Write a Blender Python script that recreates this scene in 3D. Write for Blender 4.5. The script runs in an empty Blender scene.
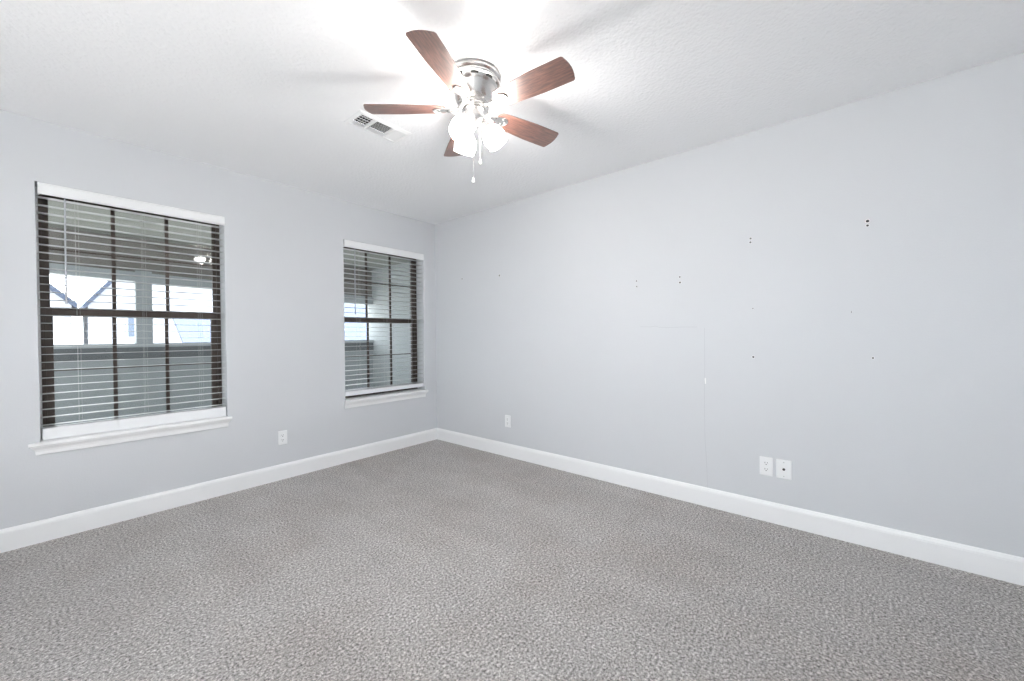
import bpy, bmesh, math, random
from math import sin, cos, pi, radians
from mathutils import Vector, Matrix
random.seed(4)
sc = bpy.context.scene
C = sc.collection

# ------------------------------------------------------------------ camera
F_PX, PITCH, YAW, ROLL = 395.634, -0.011706, 0.873051, -0.008604
CAM = Vector((-2.8987, -3.5592, 1.1688))
fw = Vector((sin(YAW)*cos(PITCH), cos(YAW)*cos(PITCH), sin(PITCH)))
rt = Vector((cos(YAW), -sin(YAW), 0))
up = rt.cross(fw)
r2 = cos(ROLL)*rt + sin(ROLL)*up
u2 = -sin(ROLL)*rt + cos(ROLL)*up
cam_data = bpy.data.cameras.new('camera')
cam = bpy.data.objects.new('camera', cam_data); C.objects.link(cam)
cam_data.sensor_fit = 'HORIZONTAL'; cam_data.sensor_width = 36.0
cam_data.lens = F_PX/1024*36.0
cam_data.clip_start = 0.02; cam_data.clip_end = 300
cam.matrix_world = Matrix(((r2.x, u2.x, -fw.x, CAM.x), (r2.y, u2.y, -fw.y, CAM.y),
                           (r2.z, u2.z, -fw.z, CAM.z), (0, 0, 0, 1)))
sc.camera = cam

# ------------------------------------------------------------------ sky, exposure
world = bpy.data.worlds.new('sky'); sc.world = world; world.use_nodes = True
bg = world.node_tree.nodes['Background']
bg.inputs['Color'].default_value = (0.89, 0.945, 1.0, 1)
bg.inputs['Strength'].default_value = 6.5
fill_sun_data = bpy.data.lights.new('fill_sun', 'SUN'); fill_sun_data.energy = 60.0; fill_sun_data.angle = radians(1.2); fill_sun_data.color = (1, .995, .99)
fill_sun = bpy.data.objects.new('fill_sun', fill_sun_data); C.objects.link(fill_sun)
fill_sun_dir = Vector((-cos(radians(62))*.98, -cos(radians(62))*.2, sin(radians(62))))   # towards the sun: high, behind the camera; added so floor bounce lifts ceiling and walls
fill_sun.rotation_euler = fill_sun_dir.to_track_quat('Z', 'Y').to_euler(); fill_sun.location = (-8, -6, 12)
vs = sc.view_settings
sc.display_settings.display_device = 'sRGB'
vs.view_transform = 'Standard'; vs.look = 'None'; vs.gamma = 1.0
vs.use_curve_mapping = False
vs.exposure = 0.10
cy = sc.cycles
cy.use_denoising = True
cy.max_bounces = 14; cy.diffuse_bounces = 10; cy.transparent_max_bounces = 24
cy.caustics_reflective = False; cy.caustics_refractive = False
BULB_POWER = 410.0      # radiance of each lit bulb

# ------------------------------------------------------------------ helpers
def tag(o, label=None, cat=None, group=None, kind=None):
    if label: o['label'] = label
    if cat: o['category'] = cat
    if group: o['group'] = group
    if kind: o['kind'] = kind
    return o

def empty(name, loc=(0, 0, 0), rotz=0.0):
    o = bpy.data.objects.new(name, None); C.objects.link(o)
    o.location = loc; o.rotation_euler = (0, 0, rotz); o.empty_display_size = .1
    return o

def link_mesh(name, bm, mat, parent=None, smooth=None, bevel=0):
    """bm in the parent's local space"""
    bmesh.ops.recalc_face_normals(bm, faces=bm.faces)
    me = bpy.data.meshes.new(name); bm.to_mesh(me); bm.free()
    o = bpy.data.objects.new(name, me); C.objects.link(o)
    for m in (mat if isinstance(mat, (list, tuple)) else [mat]): me.materials.append(m)
    if parent is not None: o.parent = parent
    if smooth:
        for p in me.polygons: p.use_smooth = True
        if smooth is not True:
            me.set_sharp_from_angle(angle=radians(smooth))
    if bevel:
        b = o.modifiers.new('bevel', 'BEVEL'); b.width = bevel; b.segments = 2
        b.limit_method = 'ANGLE'; b.angle_limit = radians(40)
    return o

def box(bm, x0, x1, y0, y1, z0, z1, mi=0):
    v = [bm.verts.new((x, y, z)) for z in (z0, z1) for y in (y0, y1) for x in (x0, x1)]
    for f in ((0, 2, 3, 1), (4, 5, 7, 6), (0, 1, 5, 4), (2, 6, 7, 3), (0, 4, 6, 2), (1, 3, 7, 5)):
        bm.faces.new([v[i] for i in f]).material_index = mi
    return v

def lathe(bm, prof, seg=32, axis=None, origin=(0, 0, 0), cap=True):
    """prof: list of (r, h) ; axis: direction of h"""
    ax = Vector(axis or (0, 0, 1)).normalized()
    a = ax.orthogonal().normalized(); b = ax.cross(a); O = Vector(origin)
    rings = []
    for r, h in prof:
        if r < 1e-6: rings.append([bm.verts.new(O+ax*h)])
        else: rings.append([bm.verts.new(O+ax*h+(a*cos(2*pi*i/seg)+b*sin(2*pi*i/seg))*r) for i in range(seg)])
    for p, q in zip(rings, rings[1:]):
        for i in range(seg):
            j = (i+1) % seg
            if len(p) == 1 and len(q) == 1: continue
            if len(p) == 1: bm.faces.new((p[0], q[i], q[j]))
            elif len(q) == 1: bm.faces.new((p[i], q[0], p[j]))
            else: bm.faces.new((p[i], q[i], q[j], p[j]))
    if cap:
        for rg in (rings[0], rings[-1]):
            if len(rg) > 1: bm.faces.new(rg)

def tube(bm, pts, r, seg=10):
    pts = [Vector(p) for p in pts]; rings = []
    t0 = (pts[1]-pts[0]).normalized(); n = t0.orthogonal().normalized()
    for i, p in enumerate(pts):
        t = ((pts[min(i+1, len(pts)-1)]-pts[max(i-1, 0)])).normalized()
        n = (n-t*n.dot(t)).normalized(); b = t.cross(n)
        rr = r[i] if isinstance(r, (list, tuple)) else r
        rings.append([bm.verts.new(p+(n*cos(2*pi*k/seg)+b*sin(2*pi*k/seg))*rr) for k in range(seg)])
    for p, q in zip(rings, rings[1:]):
        for i in range(seg):
            j = (i+1) % seg; bm.faces.new((p[i], p[j], q[j], q[i]))
    bm.faces.new(rings[0]); bm.faces.new(rings[-1])

def prism(bm, loop0, loop1):
    """two matching loops of 3-D points joined by quads and capped"""
    a = [bm.verts.new(p) for p in loop0]; b = [bm.verts.new(p) for p in loop1]
    n = len(a)
    for i in range(n):
        j = (i+1) % n; bm.faces.new((a[i], a[j], b[j], b[i]))
    bm.faces.new(a); bm.faces.new(b[::-1])

# ------------------------------------------------------------------ materials
def nodes(name):
    m = bpy.data.materials.new(name); m.use_nodes = True
    nt = m.node_tree; return m, nt, nt.nodes['Principled BSDF']

def plain(name, col, rough=.5, metal=0, spec=.5, coat=0, bump=None, var=0):
    m, nt, p = nodes(name)
    p.inputs['Base Color'].default_value = (*col, 1)
    p.inputs['Roughness'].default_value = rough; p.inputs['Metallic'].default_value = metal
    p.inputs['Specular IOR Level'].default_value = spec; p.inputs['Coat Weight'].default_value = coat
    tc = nt.nodes.new('ShaderNodeTexCoord')
    if var:
        n = nt.nodes.new('ShaderNodeTexNoise'); n.inputs['Scale'].default_value = 2.2; n.inputs['Detail'].default_value = 4
        nt.links.new(tc.outputs['Object'], n.inputs['Vector'])
        mx = nt.nodes.new('ShaderNodeMix'); mx.data_type = 'RGBA'
        mx.inputs[6].default_value = (*[c*(1-var) for c in col], 1); mx.inputs[7].default_value = (*[min(1, c*(1+var)) for c in col], 1)
        nt.links.new(n.outputs['Fac'], mx.inputs[0]); nt.links.new(mx.outputs[2], p.inputs['Base Color'])
    if bump:
        scale, strength, dist = bump
        n = nt.nodes.new('ShaderNodeTexNoise'); n.inputs['Scale'].default_value = scale; n.inputs['Detail'].default_value = 3
        nt.links.new(tc.outputs['Object'], n.inputs['Vector'])
        b = nt.nodes.new('ShaderNodeBump'); b.inputs['Strength'].default_value = strength; b.inputs['Distance'].default_value = dist
        nt.links.new(n.outputs['Fac'], b.inputs['Height']); nt.links.new(b.outputs['Normal'], p.inputs['Normal'])
    return m

M_wall = plain('wall_paint', (.65, .665, .69), .6, spec=.3, bump=(120, .25, .002), var=.012)
M_trim = plain('trim_paint', (.90, .905, .91), .35, bump=(20, .05, .001))
M_blind = plain('blind_vinyl', (.86, .87, .88), .32, bump=(30, .03, .0005))
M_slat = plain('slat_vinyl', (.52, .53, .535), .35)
M_cord = plain('blind_cord', (.55, .55, .54), .8)
M_wand = plain('wand_acrylic', (.45, .46, .5), .15)
M_bronze = plain('bronze_aluminium', (.085, .066, .056), .38, metal=.25, bump=(60, .05, .0005))
M_plate = plain('plate_plastic', (.86, .87, .88), .3)
M_slot = plain('slot_dark', (.02, .02, .02), .6)
M_steel = plain('screw_steel', (.55, .55, .55), .3, metal=1)
M_nickel = plain('brushed_nickel', (.70, .685, .67), .26, metal=1, bump=(80, .04, .0003))
M_nickel_dark = plain('motor_dark', (.08, .075, .07), .4, metal=.8)
M_ventwhite = plain('register_enamel', (.82, .83, .84), .4)
M_duct = plain('duct_dark', (.02, .02, .02), .8)
M_patch = plain('spackle', (.9, .9, .9), .8)
M_crack = plain('crack_gray', (.52, .53, .56), .9)
M_hole = plain('hole_dark', (.04, .04, .045), .9)
M_pull = plain('pull_ceramic', (.9, .9, .88), .15)

# ceiling: knock-down texture
M_ceil, nt, p = nodes('ceiling_texture_paint')
p.inputs['Base Color'].default_value = (.885, .895, .91, 1); p.inputs['Roughness'].default_value = .85
p.inputs['Specular IOR Level'].default_value = .15
tc = nt.nodes.new('ShaderNodeTexCoord')
v = nt.nodes.new('ShaderNodeTexVoronoi'); v.inputs['Scale'].default_value = 62; v.feature = 'SMOOTH_F1'
n = nt.nodes.new('ShaderNodeTexNoise'); n.inputs['Scale'].default_value = 85; n.inputs['Detail'].default_value = 4
ad = nt.nodes.new('ShaderNodeMath'); ad.operation = 'ADD'
nt.links.new(tc.outputs['Object'], v.inputs['Vector']); nt.links.new(tc.outputs['Object'], n.inputs['Vector'])
nt.links.new(v.outputs['Distance'], ad.inputs[0]); nt.links.new(n.outputs['Fac'], ad.inputs[1])
b = nt.nodes.new('ShaderNodeBump'); b.inputs['Strength'].default_value = .5; b.inputs['Distance'].default_value = .004
nt.links.new(ad.outputs[0], b.inputs['Height']); nt.links.new(b.outputs['Normal'], p.inputs['Normal'])

# carpet: heathered loop/frieze yarn
M_carpet, nt, p = nodes('carpet_yarn')
p.inputs['Roughness'].default_value = 1; p.inputs['Specular IOR Level'].default_value = .05
p.inputs['Sheen Weight'].default_value = .15
tc = nt.nodes.new('ShaderNodeTexCoord')
def noise(scale, detail=2, rough=.5, stretch=None, rot=0):
    n = nt.nodes.new('ShaderNodeTexNoise'); n.inputs['Scale'].default_value = scale
    n.inputs['Detail'].default_value = detail; n.inputs['Roughness'].default_value = rough
    if stretch:
        mp = nt.nodes.new('ShaderNodeMapping'); mp.inputs['Scale'].default_value = stretch
        mp.inputs['Rotation'].default_value = (0, 0, rot)
        nt.links.new(tc.outputs['Object'], mp.inputs['Vector']); nt.links.new(mp.outputs[0], n.inputs['Vector'])
    else: nt.links.new(tc.outputs['Object'], n.inputs['Vector'])
    return n
def ramp(src, stops):
    r = nt.nodes.new('ShaderNodeValToRGB'); e = r.color_ramp.elements
    e[0].position, e[0].color = stops[0][0], (*stops[0][1], 1); e[1].position, e[1].color = stops[-1][0], (*stops[-1][1], 1)
    for pos, c in stops[1:-1]:
        k = e.new(pos); k.color = (*c, 1)
    nt.links.new(src, r.inputs[0]); return r
def mul(a, bb):
    m = nt.nodes.new('ShaderNodeMix'); m.data_type = 'RGBA'; m.blend_type = 'MULTIPLY'; m.inputs[0].default_value = 1
    nt.links.new(a, m.inputs[6]); nt.links.new(bb, m.inputs[7]); return m.outputs[2]
yarn = noise(96, 5, .85)
c1 = ramp(yarn.outputs['Fac'], [(.37, (.035, .033, .032)), (.45, (.335, .315, .302)), (.53, (.525, .50, .485)), (.61, (.97, .94, .92))])
soil = noise(1.5, 4, .6)
c2 = ramp(soil.outputs['Fac'], [(.34, (.91, .885, .87)), (.56, (1, 1, 1))])
lanes = noise(5, 2, .5, (1.0, .16, 1), radians(28))
c3 = ramp(lanes.outputs['Fac'], [(.35, (.95, .95, .955)), (.6, (1.01, 1.01, 1.01))])
patches = noise(5, 3, .6)
c4 = ramp(patches.outputs['Fac'], [(.35, (.955, .95, .945)), (.6, (1.01, 1.01, 1.01))])
nt.links.new(mul(mul(mul(c1.outputs[0], c2.outputs[0]), c3.outputs[0]), c4.outputs[0]), p.inputs['Base Color'])
b = nt.nodes.new('ShaderNodeBump'); b.inputs['Strength'].default_value = .9; b.inputs['Distance'].default_value = .008
nt.links.new(yarn.outputs['Fac'], b.inputs['Height']); nt.links.new(b.outputs['Normal'], p.inputs['Normal'])

# wood veneer of the fan blades (grain runs along local X)
M_blade, nt, p = nodes('rosewood_veneer')
p.inputs['Roughness'].default_value = .35; p.inputs['Coat Weight'].default_value = 1; p.inputs['Coat IOR'].default_value = 1.9; p.inputs['Coat Roughness'].default_value = .45
tc = nt.nodes.new('ShaderNodeTexCoord')
g = noise(14, 5, .65, (1, 9, 9)); g2 = noise(60, 3, .6, (.4, 5, 5))
c1 = ramp(g.outputs['Fac'], [(.32, (.062, .024, .018)), (.5, (.16, .066, .045)), (.68, (.27, .12, .083))])
c2 = ramp(g2.outputs['Fac'], [(.35, (.72, .70, .70)), (.6, (1, 1, 1))])
nt.links.new(mul(c1.outputs[0], c2.outputs[0]), p.inputs['Base Color'])

# window glass: clear pane with a Fresnel reflection
def glass_mat(name, tint):
    m, nt, p = nodes(name); nt.nodes.remove(p)
    tr = nt.nodes.new('ShaderNodeBsdfTransparent'); tr.inputs[0].default_value = (*tint, 1)
    gl = nt.nodes.new('ShaderNodeBsdfGlossy'); gl.inputs['Roughness'].default_value = .01
    geo = nt.nodes.new('ShaderNodeNewGeometry'); dp = nt.nodes.new('ShaderNodeVectorMath'); dp.operation = 'DOT_PRODUCT'
    nt.links.new(geo.outputs['Incoming'], dp.inputs[0]); nt.links.new(geo.outputs['Normal'], dp.inputs[1])
    def mth(op, a, v0=None, v1=None):
        n = nt.nodes.new('ShaderNodeMath'); n.operation = op
        if a is not None: nt.links.new(a, n.inputs[0 if v0 is None else 1])
        if v0 is not None: n.inputs[0].default_value = v0
        if v1 is not None: n.inputs[1].default_value = v1
        return n.outputs[0]
    k = mth('SUBTRACT', mth('ABSOLUTE', dp.outputs['Value']), v0=1.0)
    k = mth('POWER', k, v1=5.0); k = mth('MULTIPLY', k, v1=.96); k = mth('ADD', k, v1=.04)
    mx = nt.nodes.new('ShaderNodeMixShader'); out = nt.nodes['Material Output']
    nt.links.new(k, mx.inputs[0]); nt.links.new(tr.outputs[0], mx.inputs[1]); nt.links.new(gl.outputs[0], mx.inputs[2])
    nt.links.new(mx.outputs[0], out.inputs[0]); return m
M_glass = glass_mat('window_glass', (.96, .965, .96))

# frosted lamp shades, lit from inside
M_shade, nt, p = nodes('frosted_lit_glass'); nt.nodes.remove(p)
tr = nt.nodes.new('ShaderNodeBsdfTransparent'); tl = nt.nodes.new('ShaderNodeBsdfTranslucent'); tl.inputs[0].default_value = (.95, .94, .92, 1)
em = nt.nodes.new('ShaderNodeEmission'); em.inputs[0].default_value = (1, .97, .93, 1); em.inputs[1].default_value = 7
m1 = nt.nodes.new('ShaderNodeMixShader'); m1.inputs[0].default_value = .5
a1 = nt.nodes.new('ShaderNodeAddShader')
nt.links.new(tr.outputs[0], m1.inputs[1]); nt.links.new(tl.outputs[0], m1.inputs[2])
nt.links.new(m1.outputs[0], a1.inputs[0]); nt.links.new(em.outputs[0], a1.inputs[1])
nt.links.new(a1.outputs[0], nt.nodes['Material Output'].inputs[0])
M_bulb, nt, p = nodes('lit_bulb')
p.inputs['Emission Color'].default_value = (1, .97, .94, 1); p.inputs['Emission Strength'].default_value = BULB_POWER

# outside
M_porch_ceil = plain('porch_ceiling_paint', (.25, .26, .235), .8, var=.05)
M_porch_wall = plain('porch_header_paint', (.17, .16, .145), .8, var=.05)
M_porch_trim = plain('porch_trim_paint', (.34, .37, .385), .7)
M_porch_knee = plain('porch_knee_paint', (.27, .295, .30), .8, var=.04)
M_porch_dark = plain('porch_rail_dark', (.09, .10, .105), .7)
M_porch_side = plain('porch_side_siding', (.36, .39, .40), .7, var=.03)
M_siding = plain('house_siding', (.34, .36, .40), .7)
M_roof = plain('house_shingle', (.022, .033, .058), .9, bump=(30, .3, .01), var=.05)
M_housewin = plain('house_window_glass', (.10, .13, .18), .15)
M_ground = plain('ground_concrete', (.2, .2, .195), 1, var=.08)
M_brick = plain('outer_wall_paint', (.45, .44, .42), .9)

# ------------------------------------------------------------------ the room shell
H = 2.44; XW = -4.3; YW = -5.2; TW = .20
WZ0, WZ1 = .58, 2.082
WIN = [(-2.906, -1.998), (-1.078, -.163)]
VENT = (-1.715, -1.405, -1.465, -1.325)      # the hole in the ceiling

def holed_wall(name, axis_pts, others, holes, to3, mat, thick):
    """grid wall with rectangular holes; to3(a, b, d) -> point, d=0 room side, d=thick far side"""
    bm = bmesh.new(); A, B = axis_pts, others
    def inside(a, b): return any(h[0] < a < h[1] and h[2] < b < h[3] for h in holes)
    vmap = {}
    def V(a, b, d):
        k = (round(a, 5), round(b, 5), d)
        if k not in vmap: vmap[k] = bm.verts.new(to3(a, b, d))
        return vmap[k]
    for i in range(len(A)-1):
        for j in range(len(B)-1):
            if inside((A[i]+A[i+1])/2, (B[j]+B[j+1])/2): continue
            for d in (0, thick):
                bm.faces.new((V(A[i], B[j], d), V(A[i+1], B[j], d), V(A[i+1], B[j+1], d), V(A[i], B[j+1], d)))
    for h in holes + [(A[0], A[-1], B[0], B[-1])]:
        aa = [a for a in A if h[0]-1e-6 <= a <= h[1]+1e-6]; bb = [b for b in B if h[2]-1e-6 <= b <= h[3]+1e-6]
        for a0, a1 in zip(aa, aa[1:]):
            for b0 in (h[2], h[3]):
                bm.faces.new((V(a0, b0, 0), V(a1, b0, 0), V(a1, b0, thick), V(a0, b0, thick)))
        for b0, b1 in zip(bb, bb[1:]):
            for a0 in (h[0], h[1]):
                bm.faces.new((V(a0, b0, 0), V(a0, b1, 0), V(a0, b1, thick), V(a0, b0, thick)))
    return tag(link_mesh(name, bm, mat), kind='structure')

holed_wall('wall_left', [XW, WIN[0][0], WIN[0][1], WIN[1][0], WIN[1][1], 0], [0, WZ0, WZ1, H],
           [(a, b, WZ0, WZ1) for a, b in WIN], lambda a, b, d: (a, d, b), M_wall, TW)
holed_wall('ceiling', [XW-.1, VENT[0], VENT[1], .1], [YW-.1, VENT[2], VENT[3], TW],
           [VENT], lambda a, b, d: (a, b, H+d), M_ceil, .02)
bm = bmesh.new(); box(bm, 0, .12, YW-.1, TW, 0, H); wall_right = tag(link_mesh('wall_right', bm, M_wall), kind='structure')
# unseen window added beside the camera, opposite the right wall, to brighten the room
FILL_WIN = (-4.8, -1.3, 1.0, 2.2)
bm = bmesh.new(); box(bm, XW, 0, YW-.12, YW, 0, H); tag(link_mesh('wall_back', bm, M_wall), kind='structure')
holed_wall('wall_front', [YW, FILL_WIN[0], FILL_WIN[1], 0], [0, FILL_WIN[2], FILL_WIN[3], H], [FILL_WIN], lambda a, b, d: (XW-d, a, b), M_wall, .12)
bm = bmesh.new(); box(bm, XW-.12, .12, YW-.12, TW, -.05, 0); tag(link_mesh('floor', bm, M_carpet), kind='structure')

# baseboards: flat board with a stepped, rounded top bead
BP = [(0, 0), (.014, 0), (.014, .100), (.0125, .104), (.0135, .1065), (.0125, .110), (.010, .116), (.0075, .1225), (.004, .1262), (0, .1262)]
def baseboard(name, p0, p1, nrm, m0=1, m1=1):
    """mitred at inside corners"""
    p0, p1, nrm = Vector(p0), Vector(p1), Vector(nrm); d = (p1-p0).normalized(); bm = bmesh.new()
    prism(bm, [p0+nrm*t+d*t*m0+Vector((0, 0, z)) for t, z in BP], [p1+nrm*t-d*t*m1+Vector((0, 0, z)) for t, z in BP])
    return tag(link_mesh(name, bm, M_trim), kind='structure')
baseboard('baseboard_left', (XW, 0, 0), (0, 0, 0), (0, -1, 0))
baseboard('baseboard_right', (0, 0, 0), (0, YW, 0), (-1, 0, 0))
baseboard('baseboard_front', (XW, 0, 0), (XW, YW, 0), (1, 0, 0))
baseboard('baseboard_back', (XW, YW, 0), (0, YW, 0), (0, 1, 0))

# ------------------------------------------------------------------ windows
def frame_rect(bm, x0, x1, z0, z1, y0, y1, wl, wr, wb, wt):
    box(bm, x0, x0+wl, y0, y1, z0, z1); box(bm, x1-wr, x1, y0, y1, z0, z1)
    box(bm, x0+wl, x1-wr, y0, y1, z0, z0+wb); box(bm, x0+wl, x1-wr, y0, y1, z1-wt, z1)

def make_window(idx, x0, x1):
    root = tag(empty('window_%d' % idx, (x0, 0, WZ0)), kind='structure')
    w, h = x1-x0, WZ1-WZ0
    bm = bmesh.new(); box(bm, 0, .010, .126, .136, 0, h); link_mesh('jamb_liner', bm, M_trim, root)
    bm = bmesh.new()                                             # fixed frame in the reveal
    frame_rect(bm, 0, w, 0, h, .135, .205, .022, .022, .02, .025)
    for xa in (.022, w-.030):                                    # inner track ridges
        box(bm, xa, xa+.008, .150, .154, .02, h-.025)
        box(bm, xa, xa+.008, .172, .176, .02, h-.025)
    link_mesh('window_frame', bm, M_bronze, root, bevel=.001)
    zm = 1.339-WZ0
    for nm, za, zb, y, wl, bot, top in (('upper_sash', zm-.005, h-.025, .178, .028, .030, .028), ('lower_sash', .02, zm+.030, .152, .038, .032, .055)):
        bm = bmesh.new()
        xa, xb = .022, w-.022
        wr = wl-(.013 if nm == 'upper_sash' else .002)
        frame_rect(bm, xa, xb, za, zb, y, y+.022, wl, wr, bot, top)
        if nm == 'lower_sash':                                   # lift rail and latch rail
            box(bm, xa+.05, xb-.05, y-.010, y, za+.028, za+.034)
            box(bm, xa, xb, y-.006, y, zb-.012, zb-.006)
        s = link_mesh(nm, bm, M_bronze, root, bevel=.0012)
        bm = bmesh.new()
        ga, gb = xa+wl, xb-wr; ya, yb = y+.006, y+.016
        for k in (1, 2):
            xc = ga+(gb-ga)*k/3+(.007 if nm == 'upper_sash' else .002*k+.001); box(bm, xc-.010, xc+.010, ya, yb, za+bot, zb-top)
        zc = {'upper_sash': 1.728, 'lower_sash': .980}[nm]-WZ0
        box(bm, ga, gb, ya+.001, yb-.001, zc-.005, zc+.005)
        link_mesh('muntin_grid', bm, M_bronze, s)
        bm = bmesh.new()
        box(bm, ga-.004, gb+.004, y+.0105, y+.0125, za+bot-.004, zb-top+.004)
        link_mesh('pane', bm, M_glass, s)
    return root
for i, (a, b) in enumerate(WIN): make_window(i+1, a, b)
def fill_window(idx, a0, a1, z0, z1, to3):
    root = tag(empty('window_%d' % idx), kind='structure')  # added window, out of view, lets in extra daylight
    bm = bmesh.new(); frame_rect(bm, a0, a1, z0, z1, .05, .10, .05, .05, .05, .05)
    for k in (1, 2): xc = a0+(a1-a0)*k/3; box(bm, xc-.02, xc+.02, .055, .095, z0+.05, z1-.05)
    for v in bm.verts: v.co = to3(*v.co)
    link_mesh('window_frame', bm, M_trim, root)
    bm = bmesh.new(); box(bm, a0+.05, a1-.05, .073, .077, z0+.05, z1-.05)
    for v in bm.verts: v.co = to3(*v.co)
    link_mesh('pane', bm, M_glass, root)
fill_window(3, *FILL_WIN, lambda a, d, z: (XW-d, a, z))

# stool and apron under each window
SP = [(0, -.075), (.012, -.075), (.014, -.070), (.015, -.055), (.019, -.044), (.027, -.034), (.034, -.028), (.036, -.022),
      (.042, -.020), (.045, -.016), (.045, -.004), (.042, 0), (0, 0)]
SP = [(t*.8, z) for t, z in SP]
def window_sill(idx, x0, x1, lo, ro, mitl, mitr):
    bm = bmesh.new()
    def px(t, side): return (x0-lo+(.036-t)*mitl) if side < 0 else (x1+ro-(.036-t)*mitr)
    prism(bm, [(px(t, -1), -t, WZ0+z) for t, z in SP], [(px(t, 1), -t, WZ0+z) for t, z in SP])
    box(bm, x0+.001, x1-.001, 0, .135, WZ0-.012, WZ0+.001)
    return tag(link_mesh('trim_%d' % idx, bm, M_trim, bevel=.0008), kind='structure')
window_sill(1, *WIN[0], .0455, .020, 1.04, .75)
window_sill(2, *WIN[1], .016, .020, .15, .75)

# ------------------------------------------------------------------ horizontal blinds
def make_blind(x0, x1, lift, label):
    w = x1-x0
    root = empty('window_blind', (x0, 0, WZ0))
    tag(root, label, 'window blind', 'horizontal blinds in the two windows')
    T = WZ1-WZ0
    yf = -.001
    # valance: moulded face with returns
    bm = bmesh.new()
    vp = [(0, 0), (0, .006), (-.003, .010), (-.003, .054), (0, .060), (0, .066), (.010, .066), (.010, 0)]
    xa, xb = .010, w+.002
    prism(bm, [(xa, yf+y, T-.068+z) for y, z in vp], [(xb-.001, yf+y, T-.068+z) for y, z in vp])
    box(bm, xa, xa+.007, yf+.010, yf+.035, T-.068, T-.002)
    link_mesh('valance', bm, M_blind, root, bevel=.0008)
    bm = bmesh.new(); box(bm, .014, w-.008, .016, .066, T-.045, T-.002)
    link_mesh('headrail', bm, M_blind, root, bevel=.001)
    # slats
    y0, y1 = .016, .066; bot = .003+lift; RH = .068 if lift < .01 else .040
    zs = []; z = T-.079
    while z > .087: zs.append(z); z -= .0460
    ns = 1
    zs += [bot+RH+.0035+.0062*k for k in range(ns)]
    bm = bmesh.new()
    for k, z in enumerate(zs):
        tl = random.uniform(-.0006, .0006)
        n = 6; crown = .0012
        lo = [(y0+(y1-y0)*i/n, z+crown*(1-(2*i/n-1)**2)-.0014) for i in range(n+1)]
        hi = [(y, q+.0018) for y, q in lo][::-1]
        sag = 0
        prism(bm, [(.005, y, q+tl) for y, q in lo+hi], [(w-.006, y, q-tl) for y, q in lo+hi])
    link_mesh('slats', bm, M_slat, root)
    bm = bmesh.new(); box(bm, .008, w-.006, y0-.001, y1+.001, bot, bot+RH)
    link_mesh('bottom_rail', bm, M_blind, root, bevel=.003)
    for fx in (.155, .455, .755):
        bm = bmesh.new()
        for y in (y0-.0015, y1+.0015): tube(bm, [(fx, y, T-.045), (fx, y, bot+RH-.002)], .0005, 6)
        tube(bm, [(fx+.012, y0-.0018, T-.045), (fx+.012, y0-.0018, bot+RH-.002)], .0005, 6)
        for z in zs[:-ns]: box(bm, fx-.0006, fx+.0006, y0, y1, z-.0026, z-.0016)
        link_mesh('ladder_cord', bm, M_cord, root)
    bm = bmesh.new(); tube(bm, [(.115, .004, T-.060), (.114, .005, T-.09), (.1125, .005, T-.35), (.112, .006, T-.700)], [.0018, .0042, .0042, .0048], 6)
    link_mesh('tilt_wand', bm, M_wand, root)
    return root
make_blind(*WIN[0], 0, 'white open-slat blind in the left window, grey tilt wand hanging in front')
make_blind(*WIN[1], .032, 'white blind in the window beside the room corner, bottom rail raised off the sill')

# ------------------------------------------------------------------ wall plates
def orient(bm, where, n):
    """local: plate in XZ facing -Y -> wall side"""
    if n == 'right': bmesh.ops.rotate(bm, verts=bm.verts, cent=(0, 0, 0), matrix=Matrix.Rotation(-pi/2, 3, 'Z'))
    return bm
def rounded_rect(w, h, r, n=4):
    pts = []
    for cx, cz, a0 in ((w/2-r, h/2-r, 0), (-w/2+r, h/2-r, pi/2), (-w/2+r, -h/2+r, pi), (w/2-r, -h/2+r, 3*pi/2)):
        for i in range(n+1):
            a = a0+pi/2*i/n; pts.append((cx+r*cos(a), cz+r*sin(a)))
    return pts
def plate_mesh(w, h):
    bm = bmesh.new()
    prism(bm, [(x, 0, z) for x, z in rounded_rect(w, h, .004)], [(x, -.003, z) for x, z in rounded_rect(w, h, .004)])
    prism(bm, [(x, -.003, z) for x, z in rounded_rect(w, h, .004)], [(x, -.0055, z) for x, z in rounded_rect(w-.006, h-.006, .004)])
    return bm
def screw(parent, x, z, side, y=-.0058, steel=False):
    bm = bmesh.new(); lathe(bm, [(.0032, 0), (.0032, .0006), (.002, .0011), (0, .0012)], 12, (0, -1, 0), (x, y+.0004, z))
    link_mesh('screw', orient(bm, None, side), M_steel if steel else M_plate, parent)
def outlet(loc, side, label):
    root = empty('wall_outlet', loc); tag(root, label, 'outlet', 'duplex outlets')
    link_mesh('cover_plate', orient(plate_mesh(.071, .115), None, side), M_plate, root)
    for s in (-1, 1):
        bm = bmesh.new(); zc = s*.0195
        lp = [(x*.98, max(-.0135, min(.0135, z))) for x, z in [(.0168*cos(2*pi*i/28), .0168*sin(2*pi*i/28)) for i in range(28)]]
        prism(bm, [(x, -.005, zc+z) for x, z in lp], [(x, -.0075, zc+z) for x, z in lp])
        rc = link_mesh('receptacle', orient(bm, None, side), M_plate, root)
        bm = bmesh.new()
        box(bm, -.0074, -.0050, -.0079, -.0074, zc-.001, zc+.0082); box(bm, .0052, .0074, -.0079, -.0074, zc+.0005, zc+.0078)
        lathe(bm, [(.0027, 0), (.0027, .0005)], 12, (0, -1, 0), (0, -.0074, zc-.0072))
        link_mesh('contact_slot', orient(bm, None, side), M_slot, rc)
    screw(root, 0, 0, side)
    return root
outlet((-1.622, 0, .343), 'left', 'white duplex outlet on the window wall between and below the two windows')
outlet((0, -1.069, .343), 'right', 'small far white duplex outlet on the right wall nearest the room corner')
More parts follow.
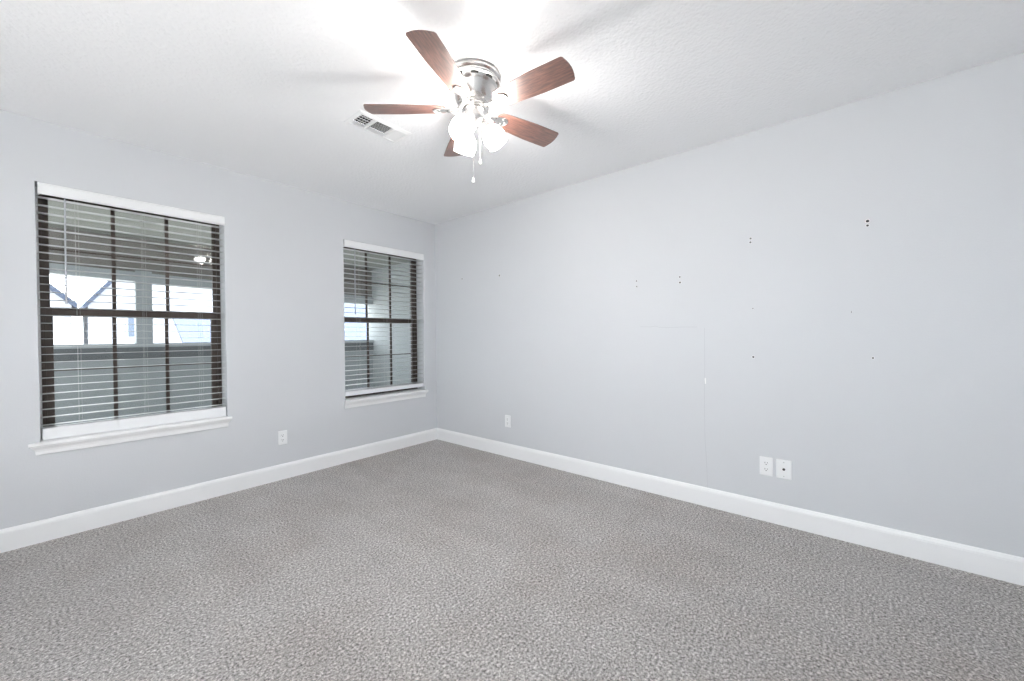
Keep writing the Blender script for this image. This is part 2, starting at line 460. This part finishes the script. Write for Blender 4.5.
outlet((0, -3.190, .343), 'right', 'white duplex outlet on the right wall directly left of the cable plate')
root = empty('cable_wall_plate', (0, -3.281, .3425))
tag(root, 'white cable plate with one round dark jack, beside an outlet on the right wall', 'wall plate')
link_mesh('cover_plate', orient(plate_mesh(.078, .115), None, 'right'), M_plate, root)
bm = bmesh.new(); lathe(bm, [(.0075, 0), (.0075, .002), (.0048, .002), (.0048, .009), (.0036, .009), (.0036, .003), (0, .003)], 16, (0, -1, 0), (0, -.0054, 0))
link_mesh('coax_jack', orient(bm, None, 'right'), M_nickel_dark, root)
for z in (-.042, .042): screw(root, 0, z, 'right', steel=True)

# ------------------------------------------------------------------ marks left in the right wall
def nail_hole(y, z, r):
    bm = bmesh.new(); lathe(bm, [(0, .0004), (r, .0004), (r*1.15, 0)], 12, (-1, 0, 0), (0, y, z), cap=False)
    link_mesh('nail_hole', bm, M_hole, wall_right)
    bm = bmesh.new(); lathe(bm, [(r*1.1, .0002), (r*1.35, .0008), (r*1.6, .0001)], 14, (-1, 0, 0), (0, y, z), cap=False)
    link_mesh('plaster_rim', bm, M_patch, wall_right, smooth=True)
for y, z, r in [(a, b, c*1.55) for a, b, c in [(-2.360, 1.575, .0032), (-2.362, 1.533, .0032), (-2.675, 1.573, .0032), (-2.676, 1.534, .0038), (-3.107, 1.772, .0034), (-3.106, 1.748, .0034),
                (-3.658, 1.776, .0044), (-3.658, 1.752, .0034), (-3.119, 1.329, .002), (-3.121, 1.022, .0036), (-3.592, 1.285, .0018),
                (-3.681, 1.032, .0028), (-.441, 1.780, .004), (-.976, 1.761, .005)]]:
    nail_hole(y, z, r)
def ribbon(name, pts, w, mat):
    bm = bmesh.new()
    for (a, b) in zip(pts, pts[1:]):
        a, b = Vector((0, *a)), Vector((0, *b)); d = (b-a).normalized(); n = Vector((0, -d.z, d.y))*w/2
        prism(bm, [a-n, a+n, b+n, b-n], [q+Vector((-.0006, 0, 0)) for q in (a-n, a+n, b+n, b-n)])
    link_mesh(name, bm, mat, wall_right)
ribbon('wall_crack', [(-2.386, 1.229), (-2.47, 1.226), (-2.50, 1.232), (-2.53, 1.222), (-2.60, 1.220), (-2.70, 1.2205), (-2.79, 1.219)], .0022, M_crack)
ribbon('wall_crack', [(-2.835, 1.213), (-2.836, .95), (-2.833, .70), (-2.837, .45), (-2.846, .30), (-2.852, .127)], .0018, M_crack)
ribbon('spackle_patch', [(-2.838, .872), (-2.840, .832)], .007, M_patch)

# ------------------------------------------------------------------ ceiling register
root = empty('ceiling_vent', (-1.56, -1.395, H))
tag(root, 'white rectangular ceiling air register in three sections, left of the fan', 'vent')
hx, hy = .172, .094; ix, iy = .150, .068
bm = bmesh.new()
prof = [(0, 0), (0, -.002), (.006, -.005), (.020, -.0085), (.028, -.009), (.028, -.005), (.028, 0)]
loops = [[(sx*(hx-t*(hx-ix)/.028), sy*(hy-t*(hy-iy)/.028), z) for sx, sy in ((-1, -1), (1, -1), (1, 1), (-1, 1))] for t, z in prof]
vv = [[bm.verts.new(q) for q in l] for l in loops]
for a, b in zip(vv, vv[1:]):
    for i in range(4): bm.faces.new((a[i], a[(i+1) % 4], b[(i+1) % 4], b[i]))
link_mesh('register_frame', bm, M_ventwhite, root)
bm = bmesh.new()
box(bm, -.064, -.052, -iy-.001, iy+.001, -.010, .004); link_mesh('divider', bm, M_ventwhite, root)
bm = bmesh.new(); box(bm, .060, .072, -iy-.001, iy+.001, -.010, .004); link_mesh('divider', bm, M_ventwhite, root)
def louvre(bm, c, half, along, tilt, chord=.013, th=.0010):
    ax = Vector((1, 0, 0)) if along == 'x' else Vector((0, 1, 0))
    side = (Vector((0, 1, 0)) if along == 'x' else Vector((1, 0, 0)))*cos(tilt)+Vector((0, 0, 1))*sin(tilt)
    nn = ax.cross(side).normalized()*th/2; c = Vector(c)
    q = lambda s: [c+ax*half*s-side*chord/2-nn, c+ax*half*s+side*chord/2-nn, c+ax*half*s+side*chord/2+nn, c+ax*half*s-side*chord/2+nn]
    prism(bm, q(-1), q(1))
bm = bmesh.new()
for k in range(5): louvre(bm, (-.140+.017*k, 0, -.003), iy, 'y', radians(48))
for k in range(5): box(bm, -.150, -.064, -.052+.026*k-.0015, -.052+.026*k+.0015, -.0085, -.0065)
for k in range(11): louvre(bm, (.004, -.060+.012*k, -.003), .056, 'x', radians(35))
for k in range(6): louvre(bm, (.081+.0125*k, 0, -.003), iy, 'y', radians(142), chord=.015)
link_mesh('louvers', bm, M_ventwhite, root)
bm = bmesh.new(); b0 = .1535
box(bm, -b0+.001, b0-.001, -.069, .069, .02, .17)
for f in [f for f in bm.faces if abs(f.calc_center_median().z-.02) < 1e-4]: bm.faces.remove(f)
link_mesh('duct_boot', bm, M_duct, root)
for x in (-.166, .166):
    bm = bmesh.new(); lathe(bm, [(.004, 0), (.003, .0015), (0, .002)], 10, (0, 0, -1), (x, 0, -.0095))
    link_mesh('screw', bm, M_ventwhite, root)

# ------------------------------------------------------------------ ceiling fan
FX, FY, BZ = -1.511, -2.163, 2.28
fan = empty('ceiling_fan', (FX, FY, H))
tag(fan, 'nickel ceiling fan with five brown wood blades and three lit frosted shades', 'ceiling fan')
Z = lambda z: z-H
bm = bmesh.new(); lathe(bm, [(.128, Z(2.44)), (.134, Z(2.436)), (.135, Z(2.424)), (.131, Z(2.418)), (.126, Z(2.416)), (.126, Z(2.404))], 64)
link_mesh('canopy', bm, M_nickel, fan, smooth=35)
bm = bmesh.new(); lathe(bm, [(.129, Z(2.408)), (.131, Z(2.404)), (.129, Z(2.399)), (.121, Z(2.396)), (.117, Z(2.384)), (.112, Z(2.380)), (.108, Z(2.372)),
                             (.100, Z(2.350)), (.090, Z(2.328)), (.079, Z(2.313)), (.070, Z(2.307)), (.066, Z(2.304))], 64)
link_mesh('motor_housing', bm, M_nickel, fan, smooth=35)
for k in range(10):                                             # cooling slots round the housing
    a = 2*pi*k/10+.2; bm = bmesh.new(); pts = []
    n = 8; lo = []; hi = []
    for i in range(n+1):
        aa = a+radians(13)*(i/n-.5)*1.3
        lo.append(Vector((.1185*cos(aa), .1185*sin(aa), Z(2.3865)))); hi.append(Vector((.1215*cos(aa), .1215*sin(aa), Z(2.3945))))
    loop = lo+hi[::-1]
    prism(bm, [q*1.0 for q in loop], [Vector((q.x*1.012, q.y*1.012, q.z)) for q in loop])
    link_mesh('cooling_slot', bm, M_nickel_dark, fan)
bm = bmesh.new(); lathe(bm, [(.062, Z(2.306)), (.074, Z(2.302)), (.076, Z(2.297)), (.072, Z(2.292)), (.074, Z(2.284)), (.070, Z(2.279)), (.052, Z(2.277))], 48)
link_mesh('rotor', bm, M_nickel, fan, smooth=35)
bm = bmesh.new(); lathe(bm, [(.050, Z(2.279)), (.056, Z(2.275)), (.058, Z(2.270)), (.053, Z(2.266)), (.050, Z(2.262)), (.050, Z(2.240)), (.054, Z(2.236)), (.052, Z(2.226)),
                             (.040, Z(2.212)), (.024, Z(2.202)), (.012, Z(2.198)), (.010, Z(2.190)), (.006, Z(2.186)), (0, Z(2.185))], 40)
link_mesh('switch_housing', bm, M_nickel, fan, smooth=35)

TILT = radians(12.1); PH = -2.7391
def blade_outline():
    pts = []
    def W(r): return .048+(.0655-.048)*min(1, max(0, (r-.14)/.22))**.8
    rs = [.163+(.507-.163)*i/14 for i in range(15)]
    side = [(r, W(r)) for r in rs]
    tip = []
    for i in range(1, 6):                                         # rounded tip corner, then the bowed tip
        a = pi/2*(1-i/6); tip.append((.507+.014*cos(a), .0655-.014+.014*sin(a)))
    bow = [(.521+.010*(1-(t/.0515)**2), t) for t in (.0515, .035, .018, 0, -.018, -.035, -.0515)]
    root = []
    for i in range(7):
        a = pi/2*i/6; root.append((.163-.028*sin(a), .048-.028*(1-cos(a))))
    top = root[::-1]+side[1:]+tip+bow
    bot = [(r, -w) for r, w in (tip[::-1]+side[1:][::-1]+root)]
    return top+bot
OUT = blade_outline()
for k in range(5):
    th = PH+k*2*pi/5
    R = Matrix.Rotation(th, 4, 'Z') @ Matrix.Translation((0, 0, Z(BZ))) @ Matrix.Rotation(-TILT, 4, 'X')
    bm = bmesh.new()
    prism(bm, [(r, t, .001) for r, t in OUT], [(r, t, .0065) for r, t in OUT])
    o = link_mesh('blade', bm, M_blade, fan, bevel=.0015); o.matrix_local = R
    # blade iron: D medallion under the blade, swept arm to the rotor
    bm = bmesh.new()
    med = []
    for i in range(17):
        a = -pi/2+pi*i/16; med.append((.166+.036*cos(a), .030*sin(a)))
    med += [(.148, .026), (.125, .012), (.110, .009), (.110, -.009), (.125, -.012), (.148, -.026)]
    prism(bm, [(r, t, .001) for r, t in med], [(r, t, -.003) for r, t in med])
    rim = [Vector((.166+.034*cos(-pi/2+pi*i/16), .028*sin(-pi/2+pi*i/16), -.003)) for i in range(17)]
    tube(bm, rim, .0028, 8)
    for r, t in ((.170, .015), (.170, -.015), (.188, 0)): lathe(bm, [(.0042, 0), (.0042, .002), (.002, .0035), (0, .0037)], 12, (0, 0, -1), (r, t, -.003))
    br = link_mesh('blade_bracket', bm, M_nickel, fan, smooth=35); br.matrix_local = R
    bm = bmesh.new()
    for s in (-1, 1):
        tube(bm, [(.066, s*.012, Z(2.288)), (.080, s*.014, Z(2.278)), (.098, s*.010, Z(2.273)), (.116, s*.006, Z(BZ)-.002), (.132, s*.008, Z(BZ)-.002)], [.006, .006, .0055, .005, .004], 8)
    ar = link_mesh('bracket_arm', bm, M_nickel, br, smooth=True)
    ar.matrix_local = R.inverted() @ Matrix.Rotation(th, 4, 'Z')

# light kit
for k in range(3):
    a = -YAW + radians(2) + k*2*pi/3
    d = Vector((cos(a), sin(a), 0)); ax = (d*.55-Vector((0, 0, 1))*.83).normalized()
    p0 = d*.030+Vector((0, 0, Z(2.222)))
    p1 = d*.056+Vector((0, 0, Z(2.214)))
    bm = bmesh.new(); tube(bm, [p0, d*.045+Vector((0, 0, Z(2.222))), p1], .008, 10)
    lathe(bm, [(.010, -.004), (.020, 0), (.023, .006), (.023, .022), (.026, .024), (.026, .030)], 24, ax, p1-ax*.004)
    link_mesh('lamp_holder', bm, M_nickel, fan, smooth=35)
    o0 = p1+ax*.024
    bm = bmesh.new()
    lathe(bm, [(.024, 0), (.034, .006), (.046, .020), (.053, .038), (.055, .056), (.053, .074), (.051, .086), (.053, .092), (.050, .092), (.049, .084),
               (.051, .072), (.053, .056), (.051, .039), (.044, .022), (.032, .009), (.022, .002)], 32, ax, o0, cap=False)
    link_mesh('lamp_shade', bm, M_shade, fan, smooth=True)
    bm = bmesh.new()
    lathe(bm, [(.012, .006), (.013, .016), (.021, .032), (.0275, .048), (.0275, .058), (.021, .070), (.010, .077), (0, .079)], 20, ax, o0)
    link_mesh('bulb', bm, M_bulb, fan, smooth=True)
Rv = Vector((cos(-YAW), sin(-YAW), 0))
for off, zend, zs in ((-.004, 1.918, 2.19), (.032, 2.000, 2.225)):
    c = Rv*off + Vector((0, 0, 0)) + (Vector((cos(-YAW+pi/2), sin(-YAW+pi/2), 0))*(-.03 if off > 0 else -.012))
    bm = bmesh.new()
    tube(bm, [(c.x, c.y, Z(zs)), (c.x, c.y, Z(zend+.028))], .0011, 8)
    z = zs
    while z > zend+.03:
        bmesh.ops.create_icosphere(bm, subdivisions=1, radius=.0018, matrix=Matrix.Translation((c.x, c.y, Z(z)))); z -= .0062
    ch = link_mesh('pull_chain', bm, M_nickel, fan)
    bm = bmesh.new()
    lathe(bm, [(0, .030), (.0022, .029), (.003, .024), (.006, .016), (.0085, .009), (.0085, .005), (.005, .001), (0, 0)], 16, None, (c.x, c.y, Z(zend)))
    link_mesh('pull_knob', bm, M_pull, ch, smooth=True)

# ------------------------------------------------------------------ the porch outside
def struct(name, boxes, mat):
    bm = bmesh.new()
    for b in boxes: box(bm, *b)
    return tag(link_mesh(name, bm, mat), kind='structure')
PX0, PX1, PY = -9.0, .98, 3.0
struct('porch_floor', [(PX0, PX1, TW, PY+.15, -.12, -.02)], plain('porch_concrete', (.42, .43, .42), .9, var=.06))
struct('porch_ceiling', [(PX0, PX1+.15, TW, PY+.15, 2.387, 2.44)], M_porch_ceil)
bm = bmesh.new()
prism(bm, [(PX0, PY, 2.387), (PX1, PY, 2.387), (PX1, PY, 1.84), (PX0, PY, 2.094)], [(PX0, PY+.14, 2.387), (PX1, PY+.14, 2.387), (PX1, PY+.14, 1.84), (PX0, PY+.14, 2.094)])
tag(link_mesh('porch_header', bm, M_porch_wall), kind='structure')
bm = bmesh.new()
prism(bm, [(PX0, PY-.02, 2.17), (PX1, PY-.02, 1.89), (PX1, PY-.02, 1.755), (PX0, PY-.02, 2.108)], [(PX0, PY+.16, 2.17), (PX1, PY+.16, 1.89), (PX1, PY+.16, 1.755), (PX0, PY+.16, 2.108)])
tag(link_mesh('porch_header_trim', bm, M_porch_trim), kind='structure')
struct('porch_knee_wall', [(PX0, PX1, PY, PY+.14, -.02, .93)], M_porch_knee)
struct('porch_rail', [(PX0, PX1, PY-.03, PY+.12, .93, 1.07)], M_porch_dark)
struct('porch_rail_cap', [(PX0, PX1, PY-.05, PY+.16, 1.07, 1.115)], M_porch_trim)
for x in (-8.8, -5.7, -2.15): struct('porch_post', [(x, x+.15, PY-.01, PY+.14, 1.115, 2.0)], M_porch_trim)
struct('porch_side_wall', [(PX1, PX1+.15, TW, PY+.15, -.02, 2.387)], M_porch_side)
struct('ground', [(-60, 60, -60, 70, -.5, -.35)], M_ground)

def house(label, y, wall_boxes, roofs, wins):
    r = empty('neighbor_house', (0, y, -.35)); tag(r, label, 'house', 'pale houses beyond the porch')
    bm = bmesh.new()
    for b in wall_boxes:
        prism(bm, [(x, b[1], z+.35) for x, z in b[0]], [(x, b[2], z+.35) for x, z in b[0]])
    link_mesh('house_wall', bm, M_siding, r)
    for loop0, loop1 in roofs:
        bm = bmesh.new(); f = lambda L: [(a, b, c+.35) for a, b, c in L]
        prism(bm, f(loop0), f(loop1)); link_mesh('roof', bm, M_roof, r)
    for x0, x1, z0, z1, yy in wins:
        bm = bmesh.new(); frame_rect(bm, x0-.06, x1+.06, z0+.29, z1+.41, yy-.04, yy, .06, .06, .06, .06)
        w = link_mesh('house_window', bm, M_porch_trim, r)
        bm = bmesh.new(); box(bm, x0, x1, yy-.02, yy-.005, z0+.35, z1+.35)
        link_mesh('house_pane', bm, M_housewin, w)
def gable(x0, x1, ze, zr, y0, y1, th=.18, ov=.12):
    xm = (x0+x1)/2; wall = ([(x0, -.35), (x1, -.35), (x1, ze), (xm, zr), (x0, ze)], y0, y1)
    sl = (zr-ze)/(xm-x0); out = []
    for s, xe in ((-1, x0), (1, x1)):
        xo = xe+s*ov; zo = ze-ov*sl
        prof = [(xo, zo), (xm, zr), (xm, zr+th), (xo, zo+th)]
        out.append(([(x, y0-.2, z) for x, z in prof], [(x, y1+.2, z) for x, z in prof]))
    return wall, out
w1, r1 = gable(-8.8, -2.25, 2.25, 5.6, 0, 3)
house('pale house with a steep gable, leftmost beyond the porch opening', 15, [w1], r1, [(-4.2, -3.3, .6, 1.7, 0), (-6.5, -5.6, .6, 1.7, 0)])
w2, r2_ = gable(-1.9, 2.3, 2.25, 5.2, 0, 2.5)
wing = ([(2.3, -.35), (9.5, -.35), (9.5, 1.0), (2.3, 1.0)], -1.4, 5)
wingroof = ([(.15, -1.8, .92), (9.8, -1.8, .92), (9.8, -1.8, 1.05), (.15, -1.8, 1.05)], [(.15, 2.2, 3.3), (9.8, 2.2, 3.3), (9.8, 2.2, 3.43), (.15, 2.2, 3.43)])
porchwall = ([(.4, -.35), (9.5, -.35), (9.5, .95), (.4, .95)], -1.4, 0)
house('pale house with a low slate blue roof wing, seen right of the porch post', 15, [w2, porchwall], r2_+[wingroof], [(-.98, -.72, 1.25, 1.95, 0)])
